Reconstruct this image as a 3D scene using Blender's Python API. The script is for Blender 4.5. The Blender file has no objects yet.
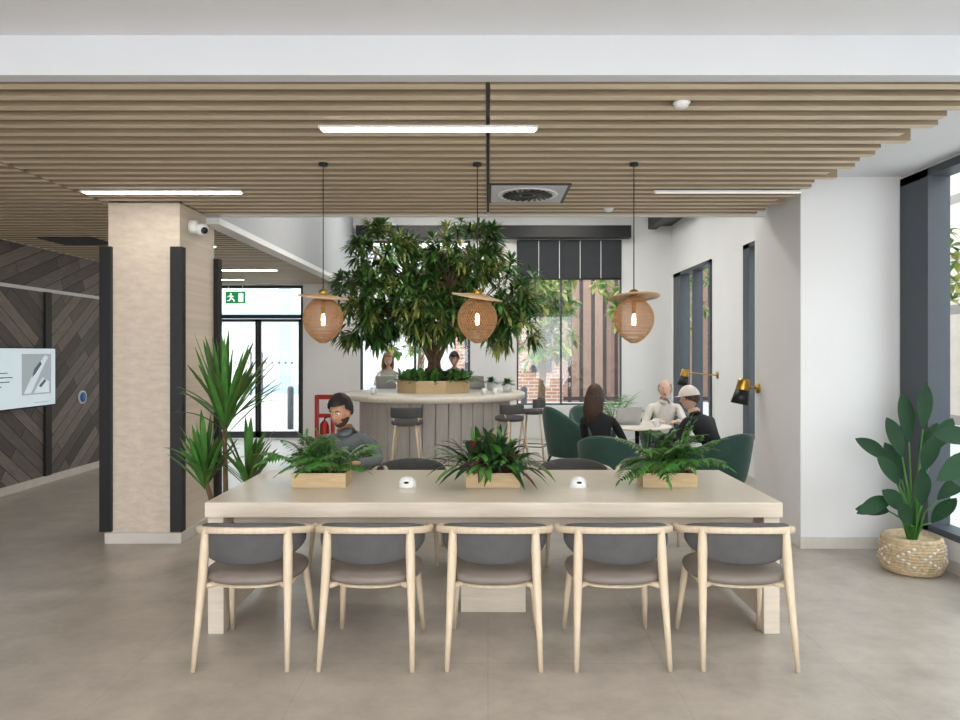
import bpy, math, random
from mathutils import Vector, Matrix, Quaternion
R=random.Random(7)
scene=bpy.context.scene
try:
    scene.view_settings.view_transform='Standard'
    scene.view_settings.look='None'
    scene.view_settings.exposure=0.0
except Exception as e: print(e)
pi=math.pi
V=Vector
# ------------------------------------------------------------ materials
def lin(c):
    r=[]
    for x in c[:3]:
        x=x/255.0
        r.append(x/12.92 if x<=0.04045 else ((x+0.055)/1.055)**2.4)
    return (r[0],r[1],r[2],1)
def newmat(name):
    m=bpy.data.materials.new(name); m.use_nodes=True
    nt=m.node_tree; b=nt.nodes['Principled BSDF']
    return m,nt,b
def plain(name,c,rough=.6,metal=0,noise=.06,scale=8,bump=0,spec=.5,sheen=0,trans=0):
    m,nt,b=newmat(name)
    b.inputs['Roughness'].default_value=rough; b.inputs['Metallic'].default_value=metal
    b.inputs['Specular IOR Level'].default_value=spec
    if sheen: b.inputs['Sheen Weight'].default_value=sheen
    tc=nt.nodes.new('ShaderNodeTexCoord'); n=nt.nodes.new('ShaderNodeTexNoise')
    n.inputs['Scale'].default_value=scale; n.inputs['Detail'].default_value=4
    nt.links.new(tc.outputs['Object'],n.inputs['Vector'])
    cr=nt.nodes.new('ShaderNodeValToRGB')
    l=lin(c)
    cr.color_ramp.elements[0].position=.3; cr.color_ramp.elements[1].position=.7
    cr.color_ramp.elements[0].color=tuple(x*(1-noise) for x in l[:3])+(1,)
    cr.color_ramp.elements[1].color=tuple(min(1,x*(1+noise)) for x in l[:3])+(1,)
    nt.links.new(n.outputs['Fac'],cr.inputs['Fac']); nt.links.new(cr.outputs['Color'],b.inputs['Base Color'])
    if bump:
        bp=nt.nodes.new('ShaderNodeBump'); bp.inputs['Strength'].default_value=bump; bp.inputs['Distance'].default_value=.01
        n2=nt.nodes.new('ShaderNodeTexNoise'); n2.inputs['Scale'].default_value=scale*15
        nt.links.new(tc.outputs['Object'],n2.inputs['Vector'])
        nt.links.new(n2.outputs['Fac'],bp.inputs['Height']); nt.links.new(bp.outputs['Normal'],b.inputs['Normal'])
    if trans:
        tr=nt.nodes.new('ShaderNodeBsdfTranslucent'); nt.links.new(cr.outputs['Color'],tr.inputs[0])
        mx=nt.nodes.new('ShaderNodeMixShader'); mx.inputs[0].default_value=trans
        nt.links.new(b.outputs[0],mx.inputs[1]); nt.links.new(tr.outputs[0],mx.inputs[2]); nt.links.new(mx.outputs[0],nt.nodes['Material Output'].inputs[0])
    return m
def wood(name,c1,c2,stretch=(1,12,12),scale=3,rough=.5):
    m,nt,b=newmat(name); b.inputs['Roughness'].default_value=rough
    tc=nt.nodes.new('ShaderNodeTexCoord'); mp=nt.nodes.new('ShaderNodeMapping'); mp.inputs['Scale'].default_value=stretch
    n=nt.nodes.new('ShaderNodeTexNoise'); n.inputs['Scale'].default_value=scale; n.inputs['Detail'].default_value=8; n.inputs['Roughness'].default_value=.65
    cr=nt.nodes.new('ShaderNodeValToRGB')
    cr.color_ramp.elements[0].position=.3; cr.color_ramp.elements[1].position=.7
    cr.color_ramp.elements[0].color=lin(c1); cr.color_ramp.elements[1].color=lin(c2)
    L=nt.links.new
    L(tc.outputs['Object'],mp.inputs['Vector']); L(mp.outputs['Vector'],n.inputs['Vector']); L(n.outputs['Fac'],cr.inputs['Fac']); L(cr.outputs['Color'],b.inputs['Base Color'])
    return m
def emit(name,c,s):
    m,nt,b=newmat(name)
    b.inputs['Base Color'].default_value=lin(c); b.inputs['Emission Color'].default_value=lin(c); b.inputs['Emission Strength'].default_value=s
    return m
def glassmat(name,tint=(248,252,252),refl=.05):
    m,nt,b=newmat(name); nt.nodes.remove(b)
    t=nt.nodes.new('ShaderNodeBsdfTransparent'); t.inputs[0].default_value=lin(tint)
    g=nt.nodes.new('ShaderNodeBsdfGlossy'); g.inputs['Roughness'].default_value=.02
    mx=nt.nodes.new('ShaderNodeMixShader'); mx.inputs[0].default_value=refl
    nt.links.new(t.outputs[0],mx.inputs[1]); nt.links.new(g.outputs[0],mx.inputs[2])
    nt.links.new(mx.outputs[0],nt.nodes['Material Output'].inputs[0]); return m
def bricks(name,c1,c2,mort,bw,bh,msize,swz='XY',rot=0,rough=.5,noise=.3,offset=.5,nscale=2.0,cscale=1):
    m,nt,b=newmat(name); b.inputs['Roughness'].default_value=rough
    L=nt.links.new
    tc=nt.nodes.new('ShaderNodeTexCoord'); sp=nt.nodes.new('ShaderNodeSeparateXYZ'); cb=nt.nodes.new('ShaderNodeCombineXYZ')
    L(tc.outputs['Object'],sp.inputs[0]); L(sp.outputs[swz[0]],cb.inputs[0]); L(sp.outputs[swz[1]],cb.inputs[1])
    mp=nt.nodes.new('ShaderNodeMapping'); mp.inputs['Rotation'].default_value=(0,0,rot); L(cb.outputs[0],mp.inputs[0])
    br=nt.nodes.new('ShaderNodeTexBrick'); br.inputs['Color1'].default_value=lin(c1); br.inputs['Color2'].default_value=lin(c2); br.inputs['Mortar'].default_value=lin(mort)
    br.inputs['Scale'].default_value=1; br.inputs['Brick Width'].default_value=bw; br.inputs['Row Height'].default_value=bh; br.inputs['Mortar Size'].default_value=msize
    br.offset=offset
    L(mp.outputs[0],br.inputs['Vector'])
    n=nt.nodes.new('ShaderNodeTexNoise'); n.inputs['Scale'].default_value=nscale; n.inputs['Detail'].default_value=9; n.inputs['Roughness'].default_value=.7
    mp2=nt.nodes.new('ShaderNodeMapping'); mp2.inputs['Scale'].default_value=(1,cscale,1); L(mp.outputs[0],mp2.inputs[0]); L(mp2.outputs[0],n.inputs['Vector'])
    mr=nt.nodes.new('ShaderNodeMapRange'); mr.inputs[1].default_value=.25; mr.inputs[2].default_value=.75; mr.inputs[3].default_value=1-noise; mr.inputs[4].default_value=1+noise
    L(n.outputs['Fac'],mr.inputs[0])
    mul=nt.nodes.new('ShaderNodeVectorMath'); mul.operation='SCALE'; L(br.outputs['Color'],mul.inputs[0]); L(mr.outputs[0],mul.inputs['Scale'])
    L(mul.outputs[0],b.inputs['Base Color']); return m

M={}
M['white']=plain('wall_white_paint',(238,238,238),.75,noise=.015,scale=2)
M['ceil']=plain('ceiling_white_paint',(228,229,232),.8,noise=.015,scale=2)
M['fascia']=plain('fascia_pale_grey',(212,214,217),.8,noise=.015,scale=2)
M['grey']=plain('pale_grey_paint',(176,179,184),.75,noise=.02)
M['lgrey']=plain('diffuser_grey',(206,208,212),.6,noise=.02)
M['floor']=bricks('floor_concrete_tile',(173,163,152),(177,168,158),(162,153,143),.9,.9,.0028,'XY',0,.34,.26,0,3.4)
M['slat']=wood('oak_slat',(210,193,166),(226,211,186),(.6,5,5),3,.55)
M['slatshade']=wood('oak_slat_shaded_side',(148,130,104),(166,148,120),(.6,5,5),3,.6)  # darker copy of the slat oak: shade on the side faces put into colour
M['table']=wood('bleached_oak',(210,197,179),(226,215,199),(1.5,16,16),3,.28)
M['chairwood']=wood('chair_ash',(206,187,158),(224,207,182),(10,10,1.5),4,.42)
M['planter']=wood('planter_oak',(186,158,116),(208,182,142),(2,16,16),4,.5)
M['colwood']=bricks('column_cast_panel',(217,202,185),(219,204,188),(204,188,170),3,5,.0,'XZ',0,.6,.17,0,9,2.4)
M['plinth']=plain('plinth',(214,208,200),.6)
M['black']=plain('black_metal',(24,25,27),.45,noise=.05)
M['dgrey']=plain('anthracite_frame',(66,72,80),.5,noise=.04)
def planks(n,ang): return bricks(n,(78,72,70),(134,124,118),(44,40,38),1.2,.14,.005,'YZ',math.radians(ang),.55,.42,.37,5,9)
M['wall_l']=planks('dark_planks_a',38)
M['wall_r']=planks('dark_planks_b',-38)
M['wall_t']=planks('dark_planks_c',-22)
M['pad']=plain('charcoal_upholstery',(84,83,83),.8,noise=.08,scale=20,bump=.15)
M['seat']=plain('taupe_leather',(128,118,110),.5,noise=.08,scale=6)
M['green']=plain('green_velvet',(40,76,68),.7,noise=.12,scale=12,sheen=.2)
M['leaf1']=plain('leaf_dark',(46,76,38),.45,noise=.25,scale=9,trans=.15)
M['leaf2']=plain('leaf_mid',(82,114,52),.45,noise=.25,scale=9,trans=.2)
M['leaf3']=plain('leaf_light',(160,164,88),.45,noise=.2,scale=9,trans=.2)
M['leafb']=plain('leaf_bright',(82,142,62),.45,noise=.25,scale=9,trans=.2)
M['leafs']=plain('leaf_strelitzia',(34,68,42),.55,noise=.25,scale=5,trans=.08,spec=.3)
M['leafr']=plain('leaf_burgundy',(92,40,48),.45,noise=.25,scale=9)
M['bark']=plain('bark',(112,90,68),.85,noise=.3,scale=20,bump=.4)
M['soil']=plain('soil',(50,38,28),.95,noise=.3,scale=30)
M['glass']=glassmat('window_glass')
M['led']=emit('led_strip',(255,250,240),22)
M['ledoff']=emit('led_strip_dim',(250,248,240),.35)
M['fill_panel']=emit('added_ceiling_fill',(255,250,242),18)  # glow for the added fill panels over the lounge
M['copper']=plain('rattan_weave',(206,162,116),.6,noise=.2,scale=30,trans=.3)
M['bulb']=emit('warm_bulb',(255,214,160),14)
M['brim']=wood('pendant_brim',(190,158,118),(212,182,144),(6,6,6),4,.4)
M['brass']=plain('brass',(190,150,70),.28,metal=1)
M['steel']=plain('silver',(190,192,196),.3,metal=.9)
M['wpl']=plain('white_plastic',(235,235,235),.35,noise=.01)
M['skin1']=plain('skin_tan',(192,144,116),.55,noise=.05)
M['skin2']=plain('skin_fair',(222,180,158),.55,noise=.05)
M['hairb']=plain('hair_black',(28,22,20),.6,noise=.3,scale=60)
M['hairbr']=plain('hair_brown',(70,48,36),.6,noise=.3,scale=60)
M['hairbl']=plain('hair_blond',(160,126,90),.6,noise=.3,scale=60)
M['hairg']=plain('hair_grey',(190,186,180),.7,noise=.2,scale=60)
M['beard']=plain('short_beard',(84,58,46),.8,noise=.3,scale=60)
M['eye']=plain('eye_white',(235,232,228),.2,noise=.01)
M['iris']=plain('iris',(40,28,22),.2)
M['lip']=plain('lip',(160,92,84),.5)
M['shg']=plain('shirt_grey',(104,110,112),.85,noise=.1,scale=20)
M['shw']=plain('shirt_white',(228,220,212),.85,noise=.04,scale=20)
M['shb']=plain('jacket_black',(24,25,28),.8,noise=.15,scale=20)
M['shblue']=plain('shirt_blue',(120,140,160),.85,noise=.1)
M['trn']=plain('trousers_navy',(40,44,54),.85,noise=.1)
M['shoe']=plain('shoes',(50,44,40),.5)
M['red']=plain('red_paint',(200,44,36),.4,noise=.03)
M['blue']=plain('hotspot_blue',(28,100,190),.5,noise=.02)
M['sgreen']=emit('exit_green',(10,150,80),.5)
M['swhite']=emit('exit_white',(245,250,245),.8)
M['screen']=emit('tv_screen',(212,228,236),.5)
M['scrpic']=emit('tv_picture',(176,188,194),.35)
M['scrdark']=emit('tv_dark_graphic',(96,108,116),.25)
M['counter']=wood('counter_top',(214,204,190),(228,220,208),(3,14,3),3,.4)
M['cbase']=wood('counter_boards',(178,172,166),(198,192,186),(8,8,1),3,.6)
M['bld']=bricks('outside_facade',(124,96,84),(156,128,112),(58,48,46),.40,9,.07,'XZ',0,.8,.15,0)
M['brick']=bricks('outside_brick',(168,120,98),(184,140,118),(200,190,180),.4,.12,.015,'XZ',0,.8,.15,.5)
M['bld2']=bricks('outside_facade_grey',(214,214,214),(222,222,222),(168,180,190),4.2,3.0,.28,'XZ',0,.8,.06,0)
M['bld3']=bricks('outside_side_facade',(196,182,172),(210,198,188),(140,132,128),1.6,2.6,.12,'YZ',0,.8,.15,0)
M['pave']=bricks('outside_paving',(190,188,184),(200,198,194),(150,150,148),.6,.6,.01,'XY',0,.8,.08,.5)
M['blind']=plain('blind_fabric',(52,56,60),.8)
M['basket']=plain('seagrass',(206,184,150),.85,noise=.25,scale=40,bump=.5)

# ------------------------------------------------------------ mesh builder
class MB:
    def __init__(s): s.v=[];s.f=[];s.m=[];s.s=[];s.mats=[]
    def mi(s,m):
        m=M[m] if isinstance(m,str) else m
        if m not in s.mats: s.mats.append(m)
        return s.mats.index(m)
    def add(s,vs,fs,mat,smooth=True,T=None):
        o=len(s.v)
        for p in vs: s.v.append(tuple(T@V(p)) if T is not None else tuple(p))
        k=s.mi(mat)
        for f in fs: s.f.append([i+o for i in f]); s.m.append(k); s.s.append(smooth)
    def box(s,a,b,mat,T=None):
        (x0,y0,z0),(x1,y1,z1)=a,b
        s.add([(x0,y0,z0),(x1,y0,z0),(x1,y1,z0),(x0,y1,z0),(x0,y0,z1),(x1,y0,z1),(x1,y1,z1),(x0,y1,z1)],
              [(0,3,2,1),(4,5,6,7),(0,1,5,4),(1,2,6,5),(2,3,7,6),(3,0,4,7)],mat,False,T)
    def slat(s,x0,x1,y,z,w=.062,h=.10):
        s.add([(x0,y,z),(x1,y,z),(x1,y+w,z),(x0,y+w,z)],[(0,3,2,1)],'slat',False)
        s.add([(x0,y,z),(x1,y,z),(x1,y+w,z),(x0,y+w,z),(x0,y,z+h),(x1,y,z+h),(x1,y+w,z+h),(x0,y+w,z+h)],[(4,5,6,7),(0,1,5,4),(1,2,6,5),(2,3,7,6),(3,0,4,7)],'slatshade',False)
    def tube(s,pts,rad,mat,seg=10,cap=True,T=None):
        pts=[V(p) for p in pts]; n=len(pts)
        if not hasattr(rad,'__len__'): rad=[rad]*n
        t0=(pts[1]-pts[0]).normalized()
        u=t0.orthogonal().normalized(); vs=[];fs=[]
        prev=t0
        for i,p in enumerate(pts):
            if i==0:t=t0
            elif i==n-1:t=(pts[i]-pts[i-1]).normalized()
            else:t=((pts[i+1]-pts[i]).normalized()+(pts[i]-pts[i-1]).normalized()).normalized()
            q=prev.rotation_difference(t); u=(q@u).normalized(); prev=t
            w=t.cross(u)
            for k in range(seg):
                a=2*pi*k/seg; vs.append(p+(u*math.cos(a)+w*math.sin(a))*rad[i])
        for i in range(n-1):
            for k in range(seg):
                k2=(k+1)%seg; fs.append((i*seg+k,i*seg+k2,(i+1)*seg+k2,(i+1)*seg+k))
        if cap: fs.append(tuple(range(seg-1,-1,-1))); fs.append(tuple((n-1)*seg+k for k in range(seg)))
        s.add(vs,fs,mat,True,T)
    def sweep(s,pts,w,h,mat,up=(0,0,1),T=None,ws=None):
        pts=[V(p) for p in pts]; n=len(pts); up=V(up); vs=[];fs=[]
        sec=[]
        for k in range(12):
            a=2*pi*k/12; c,si=math.cos(a),math.sin(a)
            sec.append((math.copysign(abs(c)**.55,c),math.copysign(abs(si)**.55,si)))
        for i,p in enumerate(pts):
            t=(pts[min(i+1,n-1)]-pts[max(i-1,0)]).normalized(); sd=t.cross(up).normalized(); u2=sd.cross(t)
            k=ws[i] if ws else 1
            for c,si in sec: vs.append(p+sd*c*w*.5*k+u2*si*h*.5*k)
        for i in range(n-1):
            for k in range(12):
                k2=(k+1)%12; fs.append((i*12+k,i*12+k2,(i+1)*12+k2,(i+1)*12+k))
        fs.append(tuple(range(11,-1,-1))); fs.append(tuple((n-1)*12+k for k in range(12)))
        s.add(vs,fs,mat,True,T)
    def lathe(s,prof,mat,c=(0,0,0),seg=32,smooth=True,T=None):
        vs=[];fs=[];n=len(prof)
        for r,z in prof:
            for k in range(seg):
                a=2*pi*k/seg; vs.append((c[0]+r*math.cos(a),c[1]+r*math.sin(a),c[2]+z))
        for i in range(n-1):
            for k in range(seg):
                k2=(k+1)%seg; fs.append((i*seg+k,i*seg+k2,(i+1)*seg+k2,(i+1)*seg+k))
        fs.append(tuple(range(seg-1,-1,-1))); fs.append(tuple((n-1)*seg+k for k in range(seg)))
        s.add(vs,fs,mat,smooth,T)
    def ell(s,c,r,mat,p=1.0,seg=20,rings=12,T=None,pz=None):
        pz=pz or p; vs=[];fs=[]
        f=lambda x,e: math.copysign(abs(x)**e,x)
        for i in range(rings+1):
            ph=-pi/2+pi*i/rings
            for k in range(seg):
                a=2*pi*k/seg
                vs.append((c[0]+r[0]*f(math.cos(ph),pz)*f(math.cos(a),p),c[1]+r[1]*f(math.cos(ph),pz)*f(math.sin(a),p),c[2]+r[2]*f(math.sin(ph),pz)))
        for i in range(rings):
            for k in range(seg):
                k2=(k+1)%seg; fs.append((i*seg+k,i*seg+k2,(i+1)*seg+k2,(i+1)*seg+k))
        s.add(vs,fs,mat,True,T)
    def leaf(s,p,d,L,W,bend,mat,n=5,up=(0,0,1),fold=.25,shape=.75):
        p=V(p); d=V(d).normalized(); up=V(up)
        sd=d.cross(up)
        if sd.length<1e-3: sd=V((1,0,0))
        sd.normalize(); nn=sd.cross(d)
        vs=[];fs=[]
        for i in range(n+1):
            t=i/n; c=p+d*L*t-V((0,0,1))*bend*L*t*t
            w=W*.5*(max(0,math.sin(pi*t))**shape+.04)
            vs+= [c-sd*w+nn*w*fold, c, c+sd*w+nn*w*fold]
        for i in range(n):
            a=i*3; fs+=[(a,a+1,a+4,a+3),(a+1,a+2,a+5,a+4)]
        s.add(vs,fs,mat,True)
    def mesh(s,name):
        me=bpy.data.meshes.new(name); me.from_pydata(s.v,[],s.f)
        for m in s.mats: me.materials.append(m)
        me.polygons.foreach_set('material_index',s.m); me.polygons.foreach_set('use_smooth',s.s); me.update(); return me
    def obj(s,name,loc=(0,0,0),rz=0,bevel=0):
        ob=bpy.data.objects.new(name,s.mesh(name)); scene.collection.objects.link(ob)
        ob.location=loc; ob.rotation_euler=(0,0,rz)
        if bevel:
            b=ob.modifiers.new('bevel','BEVEL'); b.width=bevel; b.segments=2; b.limit_method='ANGLE'; b.angle_limit=math.radians(50)
        return ob
def inst(ob,name,loc,rz=0):
    o=bpy.data.objects.new(name,ob.data); scene.collection.objects.link(o); o.location=loc; o.rotation_euler=(0,0,rz)
    return o
def boxobj(name,a,b,mat,bevel=0):
    mb=MB(); mb.box(a,b,mat); return mb.obj(name,bevel=bevel)

# ------------------------------------------------------------ room shell
ZC=3.03; ZS=2.85; XR=3.38; XL=-5.4; YB=12.9; YF=-2.5; ZA=4.3
boxobj('floor',(XL-.2,YF,-.1),(XR+.2,YB+.2,0),'floor')
boxobj('ceiling',(XL,YF,ZC),(XR,6.4,ZC+.1),'ceil')
boxobj('ceiling_lounge',(-2.62,6.4,ZA),(XR,YB,ZA+.1),'ceil')
boxobj('ceiling_entrance',(XL,6.4,ZC),(-2.62,YB,ZC+.1),'ceil')
mb=MB(); mb.box((XL,3.16,ZS),(XR,3.24,ZC),'fascia'); mb.obj('trim_ceiling_fascia')
mb=MB(); mb.box((-2.62,6.41,ZS-.02),(-2.48,YB,ZA),'grey'); mb.box((-2.62,6.41,ZS-.08),(-2.46,YB,ZS-.02),'white'); mb.obj('trim_bulkhead_left')
mb=MB(); mb.box((-2.46,6.43,ZS-.0),(XR,6.5,ZA),'white'); mb.obj('trim_bulkhead_front')
# left wall
mb=MB()
mb.box((XL-.12,YF,0),(XL-.02,YB,ZC),'white'); mb.obj('wall_left')
mb=MB()
mb.box((XL-.02,YF,.09),(XL,8.50,2.33),'wall_l'); mb.box((XL-.02,8.62,.09),(XL,YB,2.33),'wall_r'); mb.box((XL-.02,YF,2.37),(XL,YB,ZS),'wall_t')
mb.obj('wall_panelling_left')
boxobj('trim_rail_left',(XL-.02,YF,2.33),(XL+.02,YB,2.37),'white')
boxobj('trim_post_left',(XL-.02,8.50,.09),(XL+.03,8.62,2.33),'black')
boxobj('baseboard_left',(XL-.02,YF,0),(XL+.02,YB,.09),'plinth')
# back wall with openings
def wallgrid_back(name,holes,x0,x1,z1,y0,y1):
    mb=MB(); xs=x0
    for (a,b,za,zb) in holes:
        if a>xs: mb.box((xs,y0,0),(a,y1,z1),'white')
        if za>0: mb.box((a,y0,0),(b,y1,za),'white')
        if zb<z1: mb.box((a,y0,zb),(b,y1,z1),'white')
        xs=b
    if xs<x1: mb.box((xs,y0,0),(x1,y1,z1),'white')
    return mb.obj(name)
W1=(-2.36,-.33,.62,3.66); W2=(.53,2.47,.62,3.66); D1=(-5.1,-3.41,0,2.83)
wallgrid_back('wall_back',[D1,W1,W2],XL-.1,XR+.2,ZA,YB,YB+.15)
def window_y(name,a,b,za,zb,y,mull,transoms=[],fw=.05,mat='dgrey'):
    mb=MB()
    for xx in [a+fw/2]+mull+[b-fw/2]: mb.box((xx-fw/2,y-.04,za),(xx+fw/2,y+.04,zb),mat)
    for zz in [za+fw/2]+transoms+[zb-fw/2]: mb.box((a,y-.038,zz-fw/2),(b,y+.038,zz+fw/2),mat)
    mb.box((a,y-.005,za),(b,y+.005,zb),'glass')
    return mb.obj(name)
window_y('window_1',*W1,YB+.08,[-1.35],[],.04)
window_y('window_2',*W2,YB+.08,[1.35],[],.03)
# glazed entrance doors: two leaves with pull handles under a transom light
mb=MB(); y=YB+.075
for xx in (-5.075,-3.435): mb.box((xx-.022,y-.05,0),(xx+.022,y+.05,2.825),'black')
mb.box((-5.09,y-.05,2.22),(-3.42,y+.05,2.29),'black'); mb.box((-5.09,y-.05,2.78),(-3.42,y+.05,2.825),'black')
for (a,b) in ((-5.05,-4.26),(-4.25,-3.46)):
    mb.box((a,y-.03,.01),(a+.045,y+.03,2.21),'black'); mb.box((b-.045,y-.03,.01),(b,y+.03,2.21),'black'); mb.box((a,y-.03,.01),(b,y+.03,.13),'dgrey'); mb.box((a,y-.03,2.16),(b,y+.03,2.21),'black')
    mb.box((a+.04,y-.005,.12),(b-.04,y+.005,2.17),'glass')
mb.box((-5.06,y-.005,2.28),(-3.44,y+.005,2.79),'glass')
for k in range(5): 
    for (a,b) in ((-5.0,-4.32),(-4.19,-3.52)): mb.box((a+.06+k*.12,y-.008,1.38),(a+.10+k*.12,y-.006,1.42),'wpl')
for xx in (-4.36,-4.15): mb.tube([(xx,y-.1,.8),(xx,y-.1,1.6)],.016,'steel'); mb.tube([(xx,y-.1,.85),(xx,y-.02,.85)],.01,'steel'); mb.tube([(xx,y-.1,1.55),(xx,y-.02,1.55)],.01,'steel')
mb.obj('door_1')
# blind + beam
mb=MB(); mb.box((.55,YB-.06,2.95),(2.45,YB-.045,3.66),'blind'); mb.tube([(.55,YB-.05,2.94),(2.45,YB-.05,2.94)],.018,'black')
for i in range(1,5): mb.box((.55+i*.38-.006,YB-.068,2.95),(.55+i*.38+.006,YB-.06,3.64),'wpl')
mb.obj('roller_blind')
boxobj('trim_beam_back',(-2.4,YB-.2,3.68),(2.6,YB-.001,3.9),'black')
mb=MB(); mb.box((2.95,6.6,3.86),(3.1,YB,4.12),'black'); mb.box((3.1,6.6,3.92),(XR-.01,YB,4.05),'black'); mb.obj('trim_beam_right')
# right wall
holes=[(-1,5.70,.24,3.0),(6.9,9.2,.5,3.0),(10.56,12.65,.5,3.0)]
mb=MB(); ys=YF
for a,b,za,zb in holes:
    if a>ys: mb.box((XR,ys,0),(XR+.2,a,ZA),'white')
    mb.box((XR,a,0),(XR+.2,b,za),'white'); mb.box((XR,a,zb),(XR+.2,b,ZA),'white'); ys=b
mb.box((XR,ys,0),(XR+.2,YB,ZA),'white'); mb.obj('wall_right')
boxobj('wall_pier_right',(2.55,5.71,0),(XR-.001,6.69,ZC),'white')
boxobj('baseboard_pier',(2.54,5.69,0),(XR-.02,5.71,.09),'plinth')
boxobj('baseboard_right',(XR-.02,YF,0),(XR,5.69,.09),'plinth')
def window_x(name,y0,y1,za,zb,posts,mat='dgrey'):
    mb=MB(); x=XR+.1
    mb.box((XR-.03,y0,zb-.06),(XR+.14,y1,zb),mat); mb.box((XR-.03,y0,za),(XR+.14,y1,za+.05),mat)
    for p,w in posts: mb.box((XR-.03,p-w,za),(XR+.14,p,zb),mat)
    mb.box((x-.005,y0,za),(x+.005,y1,zb),'glass'); return mb.obj(name)
window_x('window_3',-1,5.69,.24,3.0,[(5.69,.36),(4.2,.06),(2.7,.06),(1.2,.06),(-.3,.06)])
window_x('window_4',6.9,9.2,.5,3.0,[(9.2,.22),(8.0,.05),(6.96,.06)])
window_x('window_5',10.56,12.65,.5,3.0,[(12.65,.45),(11.5,.04),(10.63,.07)])
# column
mb=MB()
x0,x1,y0,y1=-3.18,-2.58,5.86,6.60
mb.box((x0,y0,.09),(x1,y1,ZS),'colwood'); mb.box((x0-.02,y0-.02,0),(x1+.02,y1+.02,.09),'plinth')
for (a,b) in ((x0-.06,y0-.03),(x1-.07,y0-.03),(x1-.05,y1-.02)):
    mb.box((a,b,.1),(a+.10,b+.08,2.48),'black')
mb.obj('wall_column',bevel=.003)
# slats
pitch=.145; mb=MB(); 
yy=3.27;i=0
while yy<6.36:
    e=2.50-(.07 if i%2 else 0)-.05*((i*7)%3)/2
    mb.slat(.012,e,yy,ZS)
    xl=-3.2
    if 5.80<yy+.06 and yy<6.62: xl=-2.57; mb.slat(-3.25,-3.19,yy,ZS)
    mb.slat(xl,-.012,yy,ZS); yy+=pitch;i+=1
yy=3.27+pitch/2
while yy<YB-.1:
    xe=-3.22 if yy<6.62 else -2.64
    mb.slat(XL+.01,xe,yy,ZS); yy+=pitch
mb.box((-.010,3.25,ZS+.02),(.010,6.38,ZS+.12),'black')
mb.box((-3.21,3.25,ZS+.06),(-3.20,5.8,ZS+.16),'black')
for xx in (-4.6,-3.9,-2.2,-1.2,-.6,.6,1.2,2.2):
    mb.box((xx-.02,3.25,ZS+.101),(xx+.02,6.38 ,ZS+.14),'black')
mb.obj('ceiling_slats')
# LED lights
def led(x0,x1,y,mat='led',w=.06):
    mb=MB(); mb.box((x0-.015,y-w/2-.01,ZS-.014),(x1+.015,y+w/2+.01,ZS-.001),'wpl'); mb.box((x0,y-w/2,ZS-.018),(x1,y+w/2,ZS-.013),mat); mb.obj('linear_ceiling_light')
led(-.92,.26,3.89); led(-3.13,-1.92,5.43); led(1.30,2.42,5.43,'ledoff',.035)
led(-4.3,-3.2,8.2);led(-4.3,-3.2,10.6);led(-5.2,-4.2,12.0)
for (cx,cy) in ((-1.0,1.2),(1.6,1.2),(-3.8,1.2)):  # added fill panels near the camera, out of view, to brighten the room
    mb=MB(); mb.box((cx-.62,cy-.17,ZC-.03),(cx+.62,cy+.17,ZC-.001),'wpl'); mb.box((cx-.6,cy-.15,ZC-.034),(cx+.6,cy+.15,ZC-.029),'led'); mb.obj('added_ceiling_fill')
for (cx,cy) in ((-1.2,8.3),(1.4,8.3),(1.4,11.2),(-1.2,11.4)):  # added fill panels, hidden above the slat edge, to light the lounge
    mb=MB(); mb.box((cx-.62,cy-.32,ZA-.04),(cx+.62,cy+.32,ZA-.001),'wpl'); mb.box((cx-.6,cy-.3,ZA-.045),(cx+.6,cy+.3,ZA-.039),'fill_panel'); mb.obj('added_ceiling_fill')
# diffuser
mb=MB(); cx,cy=.31,5.50
mb.box((cx-.31,cy-.32,ZS-.012),(cx+.31,cy+.32,ZS-.001),'black'); mb.box((cx-.285,cy-.295,ZS-.014),(cx+.285,cy+.295,ZS-.012),'lgrey')
mb.lathe([(.0,-.016),(.21,-.016),(.23,-.022),(.24,-.014)],'wpl',(cx,cy,ZS),40)
for k in range(24):
    a=2*pi*k/24; T=Matrix.Translation((cx,cy,ZS-.024))@Matrix.Rotation(a,4,'Z')@Matrix.Translation((.13,0,0))@Matrix.Rotation(.5,4,'Z')
    mb.box((-.07,-.008,-.004),(.07,.008,.004),'black',T)
mb.lathe([(0,-.03),(.045,-.028),(.05,-.015)],'black',(cx,cy,ZS),24)
mb.obj('air_diffuser')
for p in ((.97,3.51),(1.05,6.1)):
    mb=MB(); mb.lathe([(.0,-.028),(.022,-.028),(.032,-.020),(.036,-.010),(.046,-.001)],'wpl',(p[0],p[1],ZS),28); mb.obj('smoke_detector')
boxobj('ceiling_vent',(-4.9,7.6,ZS-.014),(-4.3,8.1,ZS-.001),'black')
# CCTV
mb=MB(); c=(-2.53,6.05,2.68)
mb.lathe([(.0,-.04),(.06,-.04),(.06,.03),(.0,.03)],'wpl',(0,0,0),24,T=Matrix.Translation(c)@Matrix.Rotation(pi/2,4,'Y'))
mb.ell((c[0]+.06,c[1],c[2]-.02),(.055,.055,.055),'wpl'); mb.ell((c[0]+.09,c[1]-.03,c[2]-.035),(.03,.03,.03),'black'); mb.obj('security_camera')

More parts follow.
